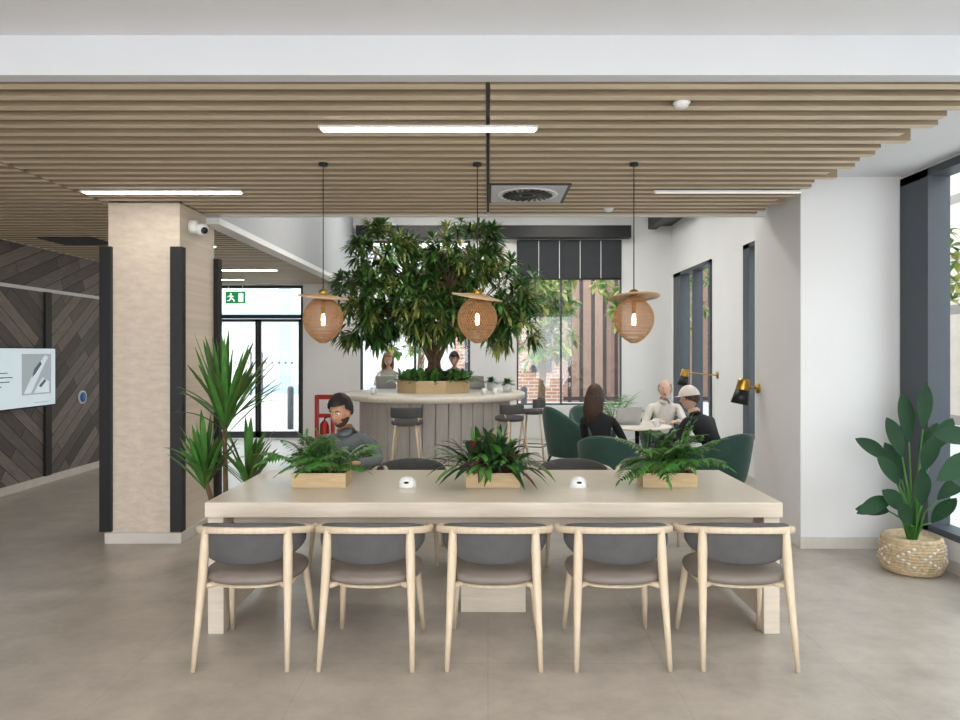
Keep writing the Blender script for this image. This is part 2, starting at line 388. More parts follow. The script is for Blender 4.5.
# TV on left wall
mb=MB(); X=XL+.001
mb.box((X+.03,7.1,.95),(X+.08,8.61,1.65),'black'); mb.box((X,7.6,1.1),(X+.03,8.2,1.5),'black')
mb.box((X+.08,7.12,.965),(X+.082,8.60,1.64),'screen')
def scr(pts,mat,off=.0826): mb.add([(X+off,a,b) for a,b in pts],[tuple(range(len(pts)))],mat,False)
mb.box((X+.082,7.98,1.10),(X+.0825,8.52,1.58),'scrpic')
scr([(8.02,1.12),(8.14,1.12),(8.30,1.34),(8.46,1.54),(8.40,1.56),(8.22,1.40)],'screen')
scr([(8.20,1.12),(8.48,1.12),(8.48,1.24),(8.36,1.30),(8.26,1.20)],'screen',.0828)
scr([(8.16,1.30),(8.22,1.34),(8.34,1.46),(8.31,1.49),(8.2,1.40)],'scrdark',.083)
scr([(8.28,1.20),(8.33,1.18),(8.42,1.25),(8.40,1.28)],'scrdark',.083)
for k,l in enumerate((.30,.38,.33,.2)): mb.box((X+.082,7.45,1.36-k*.05),(X+.0825,7.45+l,1.372-k*.05),'scrdark')
mb.box((X+.082,8.2,1.0),(X+.0825,8.5,1.012),'scrpic')
mb.obj('wall_tv')
mb=MB(); T=Matrix.Translation((XL+.001,9.31,1.0))@Matrix.Rotation(pi/2,4,'Y')
mb.lathe([(0,0),(.09,0),(.09,.012),(0,.012)],'wpl',seg=32,T=T); mb.lathe([(0,.012),(.066,.012),(.066,.016),(0,.016)],'blue',seg=32,T=T); mb.obj('round_hotspot_disc')  # overlay hotspot marker modelled as a disc on the wall, not a real sign
# exit sign
mb=MB(); X0=-4.82;Y0=YB-.05;Z0=2.49
mb.box((X0,Y0,Z0),(X0+.36,Y0+.03,Z0+.22),'sgreen'); yv=Y0-.003
def flat(pts,mat='swhite'): mb.add([(X0+a,yv,Z0+b) for a,b in pts],[tuple(range(len(pts)))],mat,False)
flat([(.24,.03),(.33,.03),(.33,.19),(.24,.19)])
flat([(.10+.018*math.cos(t*pi/4),.175+.018*math.sin(t*pi/4)) for t in range(8)])
flat([(.075,.15),(.11,.155),(.125,.10),(.09,.09)]); flat([(.09,.10),(.125,.10),(.165,.07),(.15,.055)]); flat([(.15,.07),(.17,.06),(.165,.03),(.15,.03)])
flat([(.09,.10),(.11,.09),(.08,.05),(.065,.06)]); flat([(.08,.06),(.075,.045),(.03,.045),(.03,.058)]); flat([(.11,.155),(.105,.135),(.15,.115),(.155,.127)]); flat([(.08,.15),(.08,.133),(.04,.115),(.035,.127)])
mb.tube([(X0+.05,Y0+.015,Z0+.22),(X0+.05,Y0+.015,ZS)],.006,'wpl');mb.tube([(X0+.31,Y0+.015,Z0+.22),(X0+.31,Y0+.015,ZS)],.006,'wpl')
mb.obj('exit_sign')

# ------------------------------------------------------------ communal table
tx0,tx1,ty0,ty1=-1.60,1.665,3.95,5.05
mb=MB()
mb.box((tx0,ty0,.665),(tx1,ty1,.75),'table')
mb.box((tx0+.12,ty0+.12,.60),(tx1-.12,ty0+.16,.665),'table'); mb.box((tx0+.12,ty1-.16,.60),(tx1-.12,ty1-.12,.665),'table')
for xa,xb in ((tx0+.01,tx0+.10),(tx1-.10,tx1-.01)):
    mb.box((xa,ty0+.02,0),(xb,ty0+.12,.665),'table'); mb.box((xa,ty1-.12,0),(xb,ty1-.02,.665),'table')
    mb.box((xa+.02,ty0+.12,.05),(xb-.02,ty1-.12,.665),'table')
cx=(tx0+tx1)/2
mb.box((cx-.2,4.3,0),(cx+.2,4.7,.60),'table'); mb.box((tx0+.1,4.46,.56),(tx1-.1,4.54,.66),'table')
mb.obj('communal_table',bevel=.004)

# dining chair
def chair_mesh():
    mb=MB(); a,b=.300,.245
    def rz(ph): 
        c=math.cos(ph); return .650+.050*max(c,0)+.045*min(c,0)
    for s in (-1,1):
        mb.tube([(s*.235,-.27,0),(s*.226,-.228,.25),(s*.218,-.196,.45),(s*.213,-.178,.60),(s*.211,-.172,.690)],[.0125,.018,.023,.025,.020],'chairwood',12)
        mb.tube([(s*.235,.275,0),(s*.222,.23,.2),(s*.205,.185,.41)],[.0125,.017,.021],'chairwood',12)
        mb.tube([(s*.215,-.185,.40),(s*.12,-.1,.405)],[.016,.014],'chairwood',10)
        mb.tube([(s*.205,.18,.40),(s*.208,-.17,.40)],.014,'chairwood',10)
    pts=[];ws=[]
    for k in range(33):
        ph=math.radians(-110+220*k/32); pts.append((a*math.sin(ph),-b*math.cos(ph)*(1 if abs(ph)<pi/2 else 1.4),rz(ph)))
        e=abs(k-16)/16; ws.append(1.0+.25*e if e<.93 else 1.25-.5*(e-.93)/.07)
    mb.sweep(pts,.026,.032,'chairwood',ws=ws)
    vs=[];fs=[];n=28;m=10
    for i in range(n+1):
        u=-1+2*i/n; ph=math.radians(76)*u
        top=rz(ph)+.034-.012*u**4; bot=.520+.085*abs(u)**2.4; 
        for j in range(m*2):
            t=2*pi*j/(m*2); zz=(top+bot)/2+(top-bot)/2*math.copysign(abs(math.sin(t))**.7,math.sin(t))
            th=.022*(1-.6*abs(u)**6)
            rr=math.cos(t); off=th*math.copysign(abs(rr)**.6,rr)
            drop=max(0,(.69-zz))*.12
            R1=a-.026+off+drop*.3; R2=b-.026+off+drop*.3
            vs.append((R1*math.sin(ph),-R2*math.cos(ph),zz))
    q=m*2
    for i in range(n):
        for j in range(q): j2=(j+1)%q; fs.append((i*q+j,i*q+j2,(i+1)*q+j2,(i+1)*q+j))
    fs.append(tuple(range(q-1,-1,-1))); fs.append(tuple(n*q+j for j in range(q)))
    mb.add(vs,fs,'pad')
    mb.ell((0,.01,.440),(.258,.248,.040),'seat',.8,32,12,pz=.7)
    mb.ell((0,.01,.402),(.235,.225,.018),'chairwood',.85,32,8)
    return mb
ch=chair_mesh().obj('dining_chair',(-1.24,3.77,0))
CX=[-1.24,-.61,.035,.675,1.32]
for x in CX[1:]: inst(ch,'dining_chair',(x,3.77,0),R.uniform(-.03,.03))
for x in CX: inst(ch,'dining_chair',(x+.0 if x!=CX[0] else -1.10,5.50,0),pi+R.uniform(-.05,.05))

# ------------------------------------------------------------ plants
def frond(mb,base,az,el,L,droop,ll,lw,mats,n=16,rr=.003):
    d=V((math.cos(az)*math.cos(el),math.sin(az)*math.cos(el),math.sin(el))); pts=[]
    for i in range(n+1):
        t=i/n; p=V(base)+d*L*t-V((0,0,1))*droop*L*t*t; p.z=max(p.z,.012); pts.append(p)
    mb.tube(pts,[rr*(1.3-t/n) for t in range(n+1)],mats[0],5)
    for i in range(3,n+1):
        t=i/n; tan=(pts[i]-pts[i-1]).normalized(); sd=tan.cross(V((0,0,1))); 
        if sd.length<.01: continue
        sd.normalize(); l=ll*(math.sin(pi*(t*.8+.15)))
        for s in (-1,1):
            mb.leaf(pts[i],tan*.7+sd*s+V((0,0,.15)),l,lw,(.35+R.random()*.2)*(1 if pts[i].z>.06 else .1),R.choice(mats),3)
    mb.leaf(pts[-1],pts[-1]-pts[-2],ll*.6,lw,.1,mats[0],3)
def planter_box(mb,w=.34,d=.2,h=.09):
    t=.012
    mb.box((-w/2,-d/2,0),(w/2,-d/2+t,h),'planter'); mb.box((-w/2,d/2-t,0),(w/2,d/2,h),'planter')
    mb.box((-w/2,-d/2+t,0),(-w/2+t,d/2-t,h),'planter'); mb.box((w/2-t,-d/2+t,0),(w/2,d/2-t,h),'planter'); mb.box((-w/2+t,-d/2+t,0),(w/2-t,d/2-t,h-.015),'soil')
def tfern(seed,n,L,mats,ll=.09,lw=.017):
    R.seed(seed); mb=MB(); planter_box(mb)
    for i in range(n):
        az=R.uniform(0,2*pi); el=R.uniform(.55,1.4); b=(R.uniform(-.13,.13),R.uniform(-.05,.05),.08)
        frond(mb,b,az,el,L*R.uniform(.6,1.05),R.uniform(.2,.5)+.25*math.cos(el),ll,lw,mats,15)
    return mb
TB=.751
tfern(3,32,.46,['leafb','leaf2','leafb','leafb'],.11,.020).obj('potted_fern',(-1.06,4.48,TB))
tfern(5,40,.50,['leafb','leaf1','leafb','leaf2'],.12,.020).obj('potted_fern',(1.14,4.48,TB))
R.seed(11); mb=MB(); planter_box(mb)
for i in range(200):
    az=R.uniform(0,2*pi); el=R.uniform(.25,1.45); L=R.uniform(.17,.31); b=V((R.uniform(-.14,.14),R.uniform(-.06,.06),.08))
    d=V((math.cos(az)*math.cos(el),math.sin(az)*math.cos(el),math.sin(el)))
    p2=b+d*L*.4; mb.tube([b,p2],.0025,'leafr',5)
    bd=min(R.uniform(.3,.75),(p2.z+d.z*L-.02)/L)
    mb.leaf(p2,d,L,R.uniform(.03,.052),bd,R.choice(['leaf1','leafr','leafs','leaf1','leaf2','leafb','leafb']),5)
mb.obj('potted_calathea',(.03,4.48,TB))
for x in (-.51,.57):
    mb=MB(); mb.lathe([(0,0),(.055,0),(.058,.012),(.05,.04),(.03,.058),(.0,.064)],'wpl',seg=32)
    mb.ell((0,-.045,.032),(.018,.012,.009),'black'); mb.lathe([(0,0),(.062,0),(.062,.004),(0,.004)],'wpl',seg=32); mb.obj('table_power_socket',(x,4.42,TB))

# yucca by column
R.seed(21); mb=MB()
mb.lathe([(0,0),(.11,0),(.14,.28),(.15,.30),(.135,.30),(.13,.27),(0,.27)],'plinth',seg=32); mb.lathe([(0,.25),(.13,.272),(0,.275)],'soil',seg=24)
heads=[((-.02,0,1.05),.74,52),((-.16,-.05,.64),.50,36),((.15,.05,.60),.52,34)]
for (h,L,n) in heads:
    mb.tube([(h[0]*.3,h[1]*.3,.26),(h[0]*.7,h[1]*.7,.27+(h[2]-.27)*.5),h],[.022,.02,.018],'bark',8)
    for i in range(n):
        az=R.uniform(0,2*pi); el=R.uniform(.7,1.52)
        d=V((math.cos(az)*math.cos(el),math.sin(az)*math.cos(el),math.sin(el)))
        mb.leaf(V(h)+V((0,0,R.uniform(-.12,.04))),d,L*R.uniform(.7,1.05),.044,R.uniform(.0,.55)*(1.5-el),R.choice(['leafb','leaf2','leafb','leafb','leaf2']),7,shape=.5)
mb.obj('potted_yucca',(-2.05,5.5,0))

# strelitzia
R.seed(33); mb=MB()
mb.lathe([(0,0),(.17,0),(.20,.04),(.212,.12),(.205,.2),(.19,.26),(.18,.265),(.175,.24),(0,.235)],'basket',seg=40)
for z in range(12):
    r=[.186,.200,.207,.212,.214,.214,.213,.211,.208,.204,.199,.194][z]
    for s in range(40):
        if (s+(z if z<7 else 12-z))%5==0 and 2<z<10: 
            a=2*pi*s/40; mb.ell((r*math.cos(a),r*math.sin(a),.02+z*.0205),(.014,.014,.010),'wpl',seg=6,rings=4)
    pts=[(r*math.cos(2*pi*s/40)*.985,r*math.sin(2*pi*s/40)*.985,.02+z*.0205) for s in range(41)]
    mb.tube(pts,.0105,'basket',6,cap=False)
def bigleaf(base,tip,L,W,dirv,mat='leafs',nrm=(0,-1,.35),bend=.2):
    b=V(base); t=V(tip); mid=(b+t)/2+V(((t.x-b.x)*-.15,0,.05)); mb.tube([b,mid,t],[.010,.008,.005],'leafb',6)
    mb.leaf(t,dirv,L,W,bend,mat,9,up=nrm,fold=.18,shape=.8)
for (x,yv,z,L,W,dv) in [(-.18,-.03,.44,.26,.10,(-.9,0,.25)),(-.14,-.08,.64,.34,.11,(-.5,-.1,.8)),(-.10,-.05,.84,.38,.12,(-.3,0,.95)),(-.02,0,.94,.46,.12,(-.12,0,1)),(.05,-.05,1.04,.42,.11,(.05,0,1)),(.08,.03,.78,.40,.12,(.3,0,.9)),(-.20,-.1,.54,.28,.11,(-.8,-.1,-.1)),(.12,-.1,.54,.34,.11,(.55,-.2,.7)),(0,-.12,.50,.36,.13,(-.15,-.2,.95)),(.06,-.13,.38,.30,.11,(.35,-.3,.8)),(-.16,.02,.80,.32,.11,(-.6,.1,.6)),(.10,-.08,.88,.34,.12,(.35,-.1,.9)),(-.08,-.12,.36,.30,.12,(-.45,-.3,.7)),(.02,-.1,.74,.36,.12,(.2,-.1,.95)),(-.05,.04,.66,.36,.12,(-.3,.1,.95)),(-.12,-.1,.46,.30,.12,(-.6,-.2,.7))]:
    bigleaf((x*.15,yv*.2,.23),(x,yv,z),L,W,dv)
mb.obj('potted_bird_of_paradise',(3.10,5.12,0))
R.seed(8); mb=MB()
mb.lathe([(0,0),(.12,0),(.15,.25),(.14,.25),(0,.23)],'dgrey',seg=28)
for (x,yv,z,L,W,dv) in [(-.08,.02,.96,.28,.13,(-.9,0,-.35)),(-.05,.1,1.04,.26,.12,(-.8,.1,.3)),(0,0,1.1,.34,.15,(.1,0,1)),(.02,-.1,.8,.3,.15,(.3,-.6,.4)),(0,.1,.7,.26,.14,(-.2,.5,.4))]:
    bigleaf((0,0,.22),(x,yv,z),L,W,dv,'leafs',nrm=(0,-1,.3))
mb.obj('potted_rubber_plant',(3.12,4.32,0))

# ------------------------------------------------------------ pendants
def pendant(x,tiltx,tilty):
    mb=MB()
    egg=[]
    for i in range(25):
        t=i/24; z=-.155+.31*t; w=max(0,math.sin(pi*t))**.55*(1-.03*math.cos(pi*t))
        egg.append((max(.02,.130*w),z))
    for k in range(44):
        for s in (-1,1):
            pts=[(r*math.cos(2*pi*k/44+s*i*.055),r*math.sin(2*pi*k/44+s*i*.055),z) for i,(r,z) in enumerate(egg)]
            mb.tube(pts,.0020,'copper',4,cap=False)
    for r,z in egg[::2]:
        pts=[(r*math.cos(2*pi*k/32),r*math.sin(2*pi*k/32),z) for k in range(33)]; mb.tube(pts,.0024,'copper',4,cap=False)
    mb.lathe([(0,-.040),(.010,-.038),(.014,-.02),(.013,.015),(.010,.035),(.0,.04)],'bulb',seg=16)
    mb.tube([(0,0,.04),(0,0,.17)],.014,'brass')
    T=Matrix.Translation((0,0,.15))@Matrix.Rotation(tiltx,4,'X')@Matrix.Rotation(tilty,4,'Y')
    mb.lathe([(.02,.022),(.06,.016),(.168,0),(.169,-.006),(.06,.008),(.02,.012)],'brim',seg=48,T=T)
    mb.lathe([(0,0),(.03,0),(.03,.03),(.012,.04),(0,.04)],'brass',(0,0,.16),20)
    mb.tube([(0,0,.2),(0,0,ZS-1.815)],.0035,'black',6)
    mb.lathe([(0,-.02),(.03,-.02),(.03,-.001),(0,-.001)],'black',(0,0,ZS-1.815),20)
    mb.obj('rattan_pendant_lamp',(x,4.63,1.815))
pendant(-1.09,.10,.10); pendant(-.07,.12,.16); pendant(.965,-.12,-.04)

# ------------------------------------------------------------ round counter + tree
CXc,CYc=-.78,10.35
mb=MB()
mb.lathe([(0,.93),(1.31,.93),(1.33,.945),(1.33,.995),(1.315,1.01),(0,1.01)],'counter',seg=72)
mb.lathe([(0,0),(1.06,0),(1.06,.08),(0,.08)],'dgrey',seg=48)
for k in range(40):
    a=2*pi*k/40; T=Matrix.Rotation(a,4,'Z')@Matrix.Translation((1.08,0,0)); mb.box((-.02,-.080,.06),(.02,.080,.93),'cbase',T)
mb.lathe([(0,.05),(1.07,.05),(1.07,.93),(0,.93)],'cbase',seg=48)
mb.obj('round_counter',(CXc,CYc,0))
mb=MB()
def octo(r,z0,z1,mat):
    mb.lathe([(0,z0),(r,z0),(r,z1),(r-.03,z1),(r-.03,z1-.03),(0,z1-.03)],mat,seg=8,smooth=False,T=Matrix.Rotation(pi/8,4,'Z'))
octo(.56,0,.18,'planter'); mb.lathe([(0,.145),(.5,.155),(0,.16)],'soil',seg=8)
R.seed(4)
for i in range(560):
    az=R.uniform(0,2*pi); el=R.uniform(.3,1.4); r=.52*math.sqrt(R.random()); a2=R.uniform(0,2*pi)
    mb.leaf((r*math.cos(a2),r*math.sin(a2),.15),(math.cos(az)*math.cos(el),math.sin(az)*math.cos(el),math.sin(el)),R.uniform(.22,.38),.055,.4,R.choice(['leaf1','leaf2','leafb','leafb']),4)
top=[]
for k,(dx,dy,tx,ty,tz) in enumerate([(0,0,.0,0,1.0),(.08,.05,.55,.1,1.15),(-.08,.02,-.55,-.05,1.1),(.03,-.07,.25,-.2,1.5),(-.04,-.05,-.3,.2,1.6)]):
    pts=[(dx,dy,.13),(dx*.3+.03*math.sin(k*2),dy*.3+.03,.45),(tx*.3,ty*.3,.7),(tx,ty,tz)]
    mb.tube(pts,[.05,.042,.034,.02],'bark',8); top.append(V((tx,ty,tz)))
lobes=[((-.60,0,1.44),(.90,.75,.52),112),((.72,0,1.44),(.84,.75,.60),112),((-.72,-.1,2.08),(.46,.45,.42),54),((.42,0,2.06),(.60,.5,.48),68),((1.14,-.1,1.04),(.48,.45,.38),40),((-1.04,-.1,1.04),(.42,.45,.34),38),((.05,-.2,1.25),(.6,.6,.45),52)]
for c,r,n in lobes:
    for i in range(n):
        while True:
            q=V((R.uniform(-1,1),R.uniform(-1,1),R.uniform(-1,1)))
            if .5<q.length<1: break
        p=V((c[0]+q.x*r[0],c[1]+q.y*r[1],c[2]+q.z*r[2]))
        if i%4==0:
            tb=min(top,key=lambda t:(t-p).length); mb.tube([tb,(tb+p)/2+V((0,0,.05)),p],[.014,.01,.006],'bark',5)
        out=V((q.x,q.y,q.z+.3)).normalized()
        hue=R.random()
        for j in range(20):
            dd=(out*.7+V((R.uniform(-1,1),R.uniform(-1,1),R.uniform(-.9,.8)))).normalized()
            if hue<.36: mt=R.choice(['leaf1','leaf1','leaf2','leafb'])
            elif hue<.75: mt=R.choice(['leaf1','leaf2','leaf2','leaf2'])
            else: mt=R.choice(['leaf2','leaf3','leaf3'])
            mb.leaf(p,dd,R.uniform(.17,.26),R.uniform(.034,.046),R.uniform(.1,.5),mt,4)
mb.obj('indoor_tree',(-.80,CYc,1.011))

def bar_stool(name,loc,rz=0):
    mb=MB()
    mb.lathe([(0,.70),(.16,.70),(.19,.72),(.19,.75),(.17,.765),(0,.77)],'pad',seg=28)
    pts=[(.19*math.sin(t),-.17*math.cos(t),.86) for t in [math.radians(-80+16*k) for k in range(11)]]
    mb.sweep(pts,.02,.13,'pad')
    for sx in (-1,1):
        for sy in (-1,1): mb.tube([(sx*.2,sy*.2,0),(sx*.12,sy*.12,.71)],[.012,.018],'chairwood',8)
        mb.tube([(sx*.14,-.1,.72),(sx*.165,-.08,.84)],.01,'chairwood',6)
    q=.178
    for a,b in (((-q,-q),(q,-q)),((q,-q),(q,q)),((q,q),(-q,q)),((-q,q),(-q,-q))): mb.tube([(a[0],a[1],.24),(b[0],b[1],.24)],.008,'black',6)
    return mb.obj(name,loc,rz)
bar_stool('bar_stool',(-1.0,8.62,0),0)
bar_stool('bar_stool',(.28,9.15,0),.7)
bar_stool('bar_stool',(.66,10.2,0),1.3)
bar_stool('bar_stool',(-1.72,12.3,0),pi)
bar_stool('bar_stool',(-.58,12.3,0),pi)

def laptop(name,loc,rz):
    mb=MB(); mb.box((-.16,-.11,0),(.16,.11,.012),'steel'); mb.box((-.14,-.07,.0121),(.14,.06,.0125),'black')
    T=Matrix.Translation((0,.11,.012))@Matrix.Rotation(-.3,4,'X'); mb.box((-.16,-.003,0),(.16,.004,.21),'steel',T); mb.box((-.15,-.0035,.01),(.15,-.003,.2),'scrdark',T)
    return mb.obj(name,loc,rz,.002)
laptop('laptop',(-.15,11.2,1.011),pi-.4)
laptop('laptop',(-1.62,11.25,1.011),pi)
R.seed(9)
mb=MB(); mb.lathe([(0,0),(.06,0),(.075,.12),(.065,.12),(0,.11)],'wpl',seg=20)
for i in range(60):
    az=R.uniform(0,2*pi); el=R.uniform(.1,1.4); mb.leaf((0,0,.11),(math.cos(az)*math.cos(el),math.sin(az)*math.cos(el),math.sin(el)),R.uniform(.1,.2),.03,.4,R.choice(['leafb','leaf2','leaf1']),4)
sp=mb.obj('small_potted_plant',(.28,10.35,1.011))
inst(sp,'small_potted_plant',(.05,10.9,1.011),1)
def cup(loc):
    mb=MB(); mb.lathe([(0,0),(.03,0),(.04,.09),(.036,.09),(.028,.01),(0,.008)],'wpl',seg=20); mb.tube([(.036,0,.07),(.06,0,.06),(.06,0,.03),(.034,0,.02)],.004,'wpl',6); mb.obj('coffee_cup',loc)
cup((.1,9.75,1.011)); cup((-.05,9.6,1.011)); cup((-1.6,9.75,1.011)); cup((2.0,8.3,.716))

# ------------------------------------------------------------ lounge
def armchair(loc,rz,H=.78,name='green_armchair'):
    mb=MB(); vs=[];fs=[];n=28;m=16
    for i in range(n+1):
        u=-1+2*i/n; ph=math.radians(128)*u
        top=.60+(H-.60)*(math.cos(pi*min(1,abs(u)*1.15)/1)*.5+.5); bot=.24
        for j in range(m):
            t=2*pi*j/m; sz=math.copysign(abs(math.sin(t))**.5,math.sin(t)); zz=(top+bot)/2+(top-bot)/2*sz
            k=max(0.0,(zz-bot)/(H-bot)); c=math.cos(t); off=.03*math.copysign(abs(c)**.6,c)
            rx=.24+.10*k**.8+off; ry=.24+.10*k+off
            vs.append((rx*math.sin(ph),-ry*math.cos(ph)*(1 if abs(ph)<pi/2 else 1.15),zz))
    for i in range(n):
        for j in range(m): j2=(j+1)%m; fs.append((i*m+j,i*m+j2,(i+1)*m+j2,(i+1)*m+j))
    fs.append(tuple(range(m-1,-1,-1))); fs.append(tuple(n*m+j for j in range(m)))
    mb.add(vs,fs,'green'); mb.ell((0,.03,.34),(.265,.27,.08),'green',.75,28,12,pz=.7); mb.ell((0,0,.27),(.24,.24,.05),'green',.9,24,8)
    for sx in (-1,1):
        for sy in (-1,1): mb.tube([(sx*.26,sy*.25,0),(sx*.15,sy*.15,.27)],[.011,.017],'black',8)
    return mb.obj(name,loc,rz)
armchair((1.30,7.5,0),-.35,.74)
armchair((2.42,7.35,0),.45)
armchair((2.35,9.35,0),pi-.1)
armchair((1.06,9.2,0),-1.0,.90)
armchair((1.50,10.0,0),pi+.5,.82)
mb=MB(); mb.lathe([(0,.69),(.40,.69),(.41,.70),(.40,.715),(0,.715)],'counter',seg=48); mb.lathe([(0,0),(.22,0),(.22,.012),(.03,.03),(.025,.69),(0,.69)],'black',seg=28); mb.obj('round_cafe_table',(1.80,8.45,0))
laptop('laptop',(1.68,8.62,.716),pi+.2)
R.seed(12); mb=MB(); mb.lathe([(0,0),(.13,0),(.17,.35),(.16,.35),(0,.33)],'wpl',seg=24)
for i in range(22): frond(mb,(0,0,.33),R.uniform(0,2*pi),R.uniform(.7,1.4),R.uniform(.7,1.05),R.uniform(.3,.6),.16,.024,['leafb','leaf2','leafb'],12)
mb.obj('potted_palm',(2.2,12.2,0))
def sconce(wall,tip):
    wv=V(wall); t=V(tip); mb=MB()
    T=Matrix.Translation(wv)@Matrix.Rotation(-pi/2,4,'Y'); mb.lathe([(0,0),(.05,0),(.05,.015),(0,.015)],'brass',seg=24,T=T)
    mb.tube([wv,wv+V((-.05,0,0)),t+V((.03,0,.10)),t+V((0,0,.12))],.010,'brass',8)
    T=Matrix.Translation(t)@Matrix.Rotation(.2,4,'Y')
    mb.lathe([(0,.15),(.05,.15),(.055,.13),(.06,.05),(.0601,.045)],'brass',seg=24,T=T)
    mb.lathe([(.060,.046),(.080,-.09),(.075,-.09),(.055,.04)],'black',seg=28,T=T); mb.ell((0,0,-.02),(.03,.03,.04),'wpl',T=T)
    mb.obj('wall_sconce')
sconce((2.549,6.60,1.26),(2.38,6.58,1.20)); sconce((3.379,10.3,1.26),(2.85,10.2,1.20))
mb=MB()
for x in (-.12,.12): mb.box((x-.015,-.08,0),(x+.015,.08,.95),'red')
mb.box((-.12,-.08,.04),(.12,.08,.08),'red'); mb.box((-.12,.05,.88),(.12,.08,.95),'red'); mb.box((-.12,.05,.60),(.12,.08,.66),'red')
mb.lathe([(0,.09),(.06,.09),(.065,.11),(.065,.48),(.04,.54),(.02,.56),(0,.56)],'red',(0,-.01,0),20); mb.tube([(0,-.01,.55),(0,-.01,.6),(.04,-.04,.62)],.012,'black',6); mb.tube([(0,-.01,.58),(-.05,-.06,.52),(-.06,-.06,.3)],.008,'black',6)
mb.obj('fire_extinguisher_stand',(-2.47,10.6,0))

# ------------------------------------------------------------ people
def skin_mesh(nodes,edges,sub=2):
    names=list(nodes); idx={n:i for i,n in enumerate(names)}
    me=bpy.data.meshes.new('tmp'); me.from_pydata([tuple(nodes[n][0]) for n in names],[(idx[a],idx[b]) for a,b in edges],[])
    ob=bpy.data.objects.new('tmp',me); scene.collection.objects.link(ob)
    md=ob.modifiers.new('s','SKIN'); md.use_smooth_shade=True; md.branch_smoothing=.6
    sv=me.skin_vertices[0].data
    for i,n in enumerate(names): r=nodes[n][1]; sv[i].radius=(r,r); sv[i].use_root=(i==0)
    ss=ob.modifiers.new('d','SUBSURF'); ss.levels=sub; ss.render_levels=sub
    dg=bpy.context.evaluated_depsgraph_get(); dg.update(); em=bpy.data.meshes.new_from_object(ob.evaluated_get(dg))
    vs=[v.co.copy() for v in em.vertices]; fs=[tuple(p.vertices) for p in em.polygons]
    bpy.data.objects.remove(ob); return vs,fs
def segd(p,a,b):
    ab=b-a; t=max(0,min(1,(p-a).dot(ab)/max(1e-9,ab.dot(ab)))); return (p-(a+ab*t)).length,t
def head_pts(o=0,seg=44,rings=34,nose=True):
    vs=[];ds=[]
    for i in range(rings+1):
        ph=-pi/2+pi*i/rings
        for k in range(seg):
            a=2*pi*k/seg; x,y,z=math.cos(ph)*math.cos(a),math.cos(ph)*math.sin(a),math.sin(ph)
            X,Y,Z=x*(.074+o),y*(.095+o),z*(.118+o)
            if z<0:
                t=-z; X*=1-.30*t**1.4
                if y>0: Y=Y*(.97)+.016*t*(y>0)
                else: Y*=1-.35*t
            if y>0 and nose:
                zz=Z
                gx=math.exp(-(X/.012)**2); Y+=.026*gx*math.exp(-((zz+.020)/.018)**2)+.010*gx*math.exp(-((zz-.0)/.02)**2)
                for s in (-1,1): Y-=.011*math.exp(-((X-s*.031)/.016)**2-((zz-.012)/.013)**2)
                Y+=.006*math.exp(-(X/.05)**2-((zz-.036)/.010)**2)
                Y+=.006*math.exp(-(X/.022)**2-((zz+.058)/.012)**2)
                Y+=.008*math.exp(-(X/.02)**2-((zz+.095)/.015)**2)
            vs.append(V((X,Y,Z))); ds.append(V((x,y,z)))
    fs=[]
    for i in range(rings):
        for k in range(seg): k2=(k+1)%seg; fs.append((i*seg+k,i*seg+k2,(i+1)*seg+k2,(i+1)*seg+k))
    return vs,ds,fs
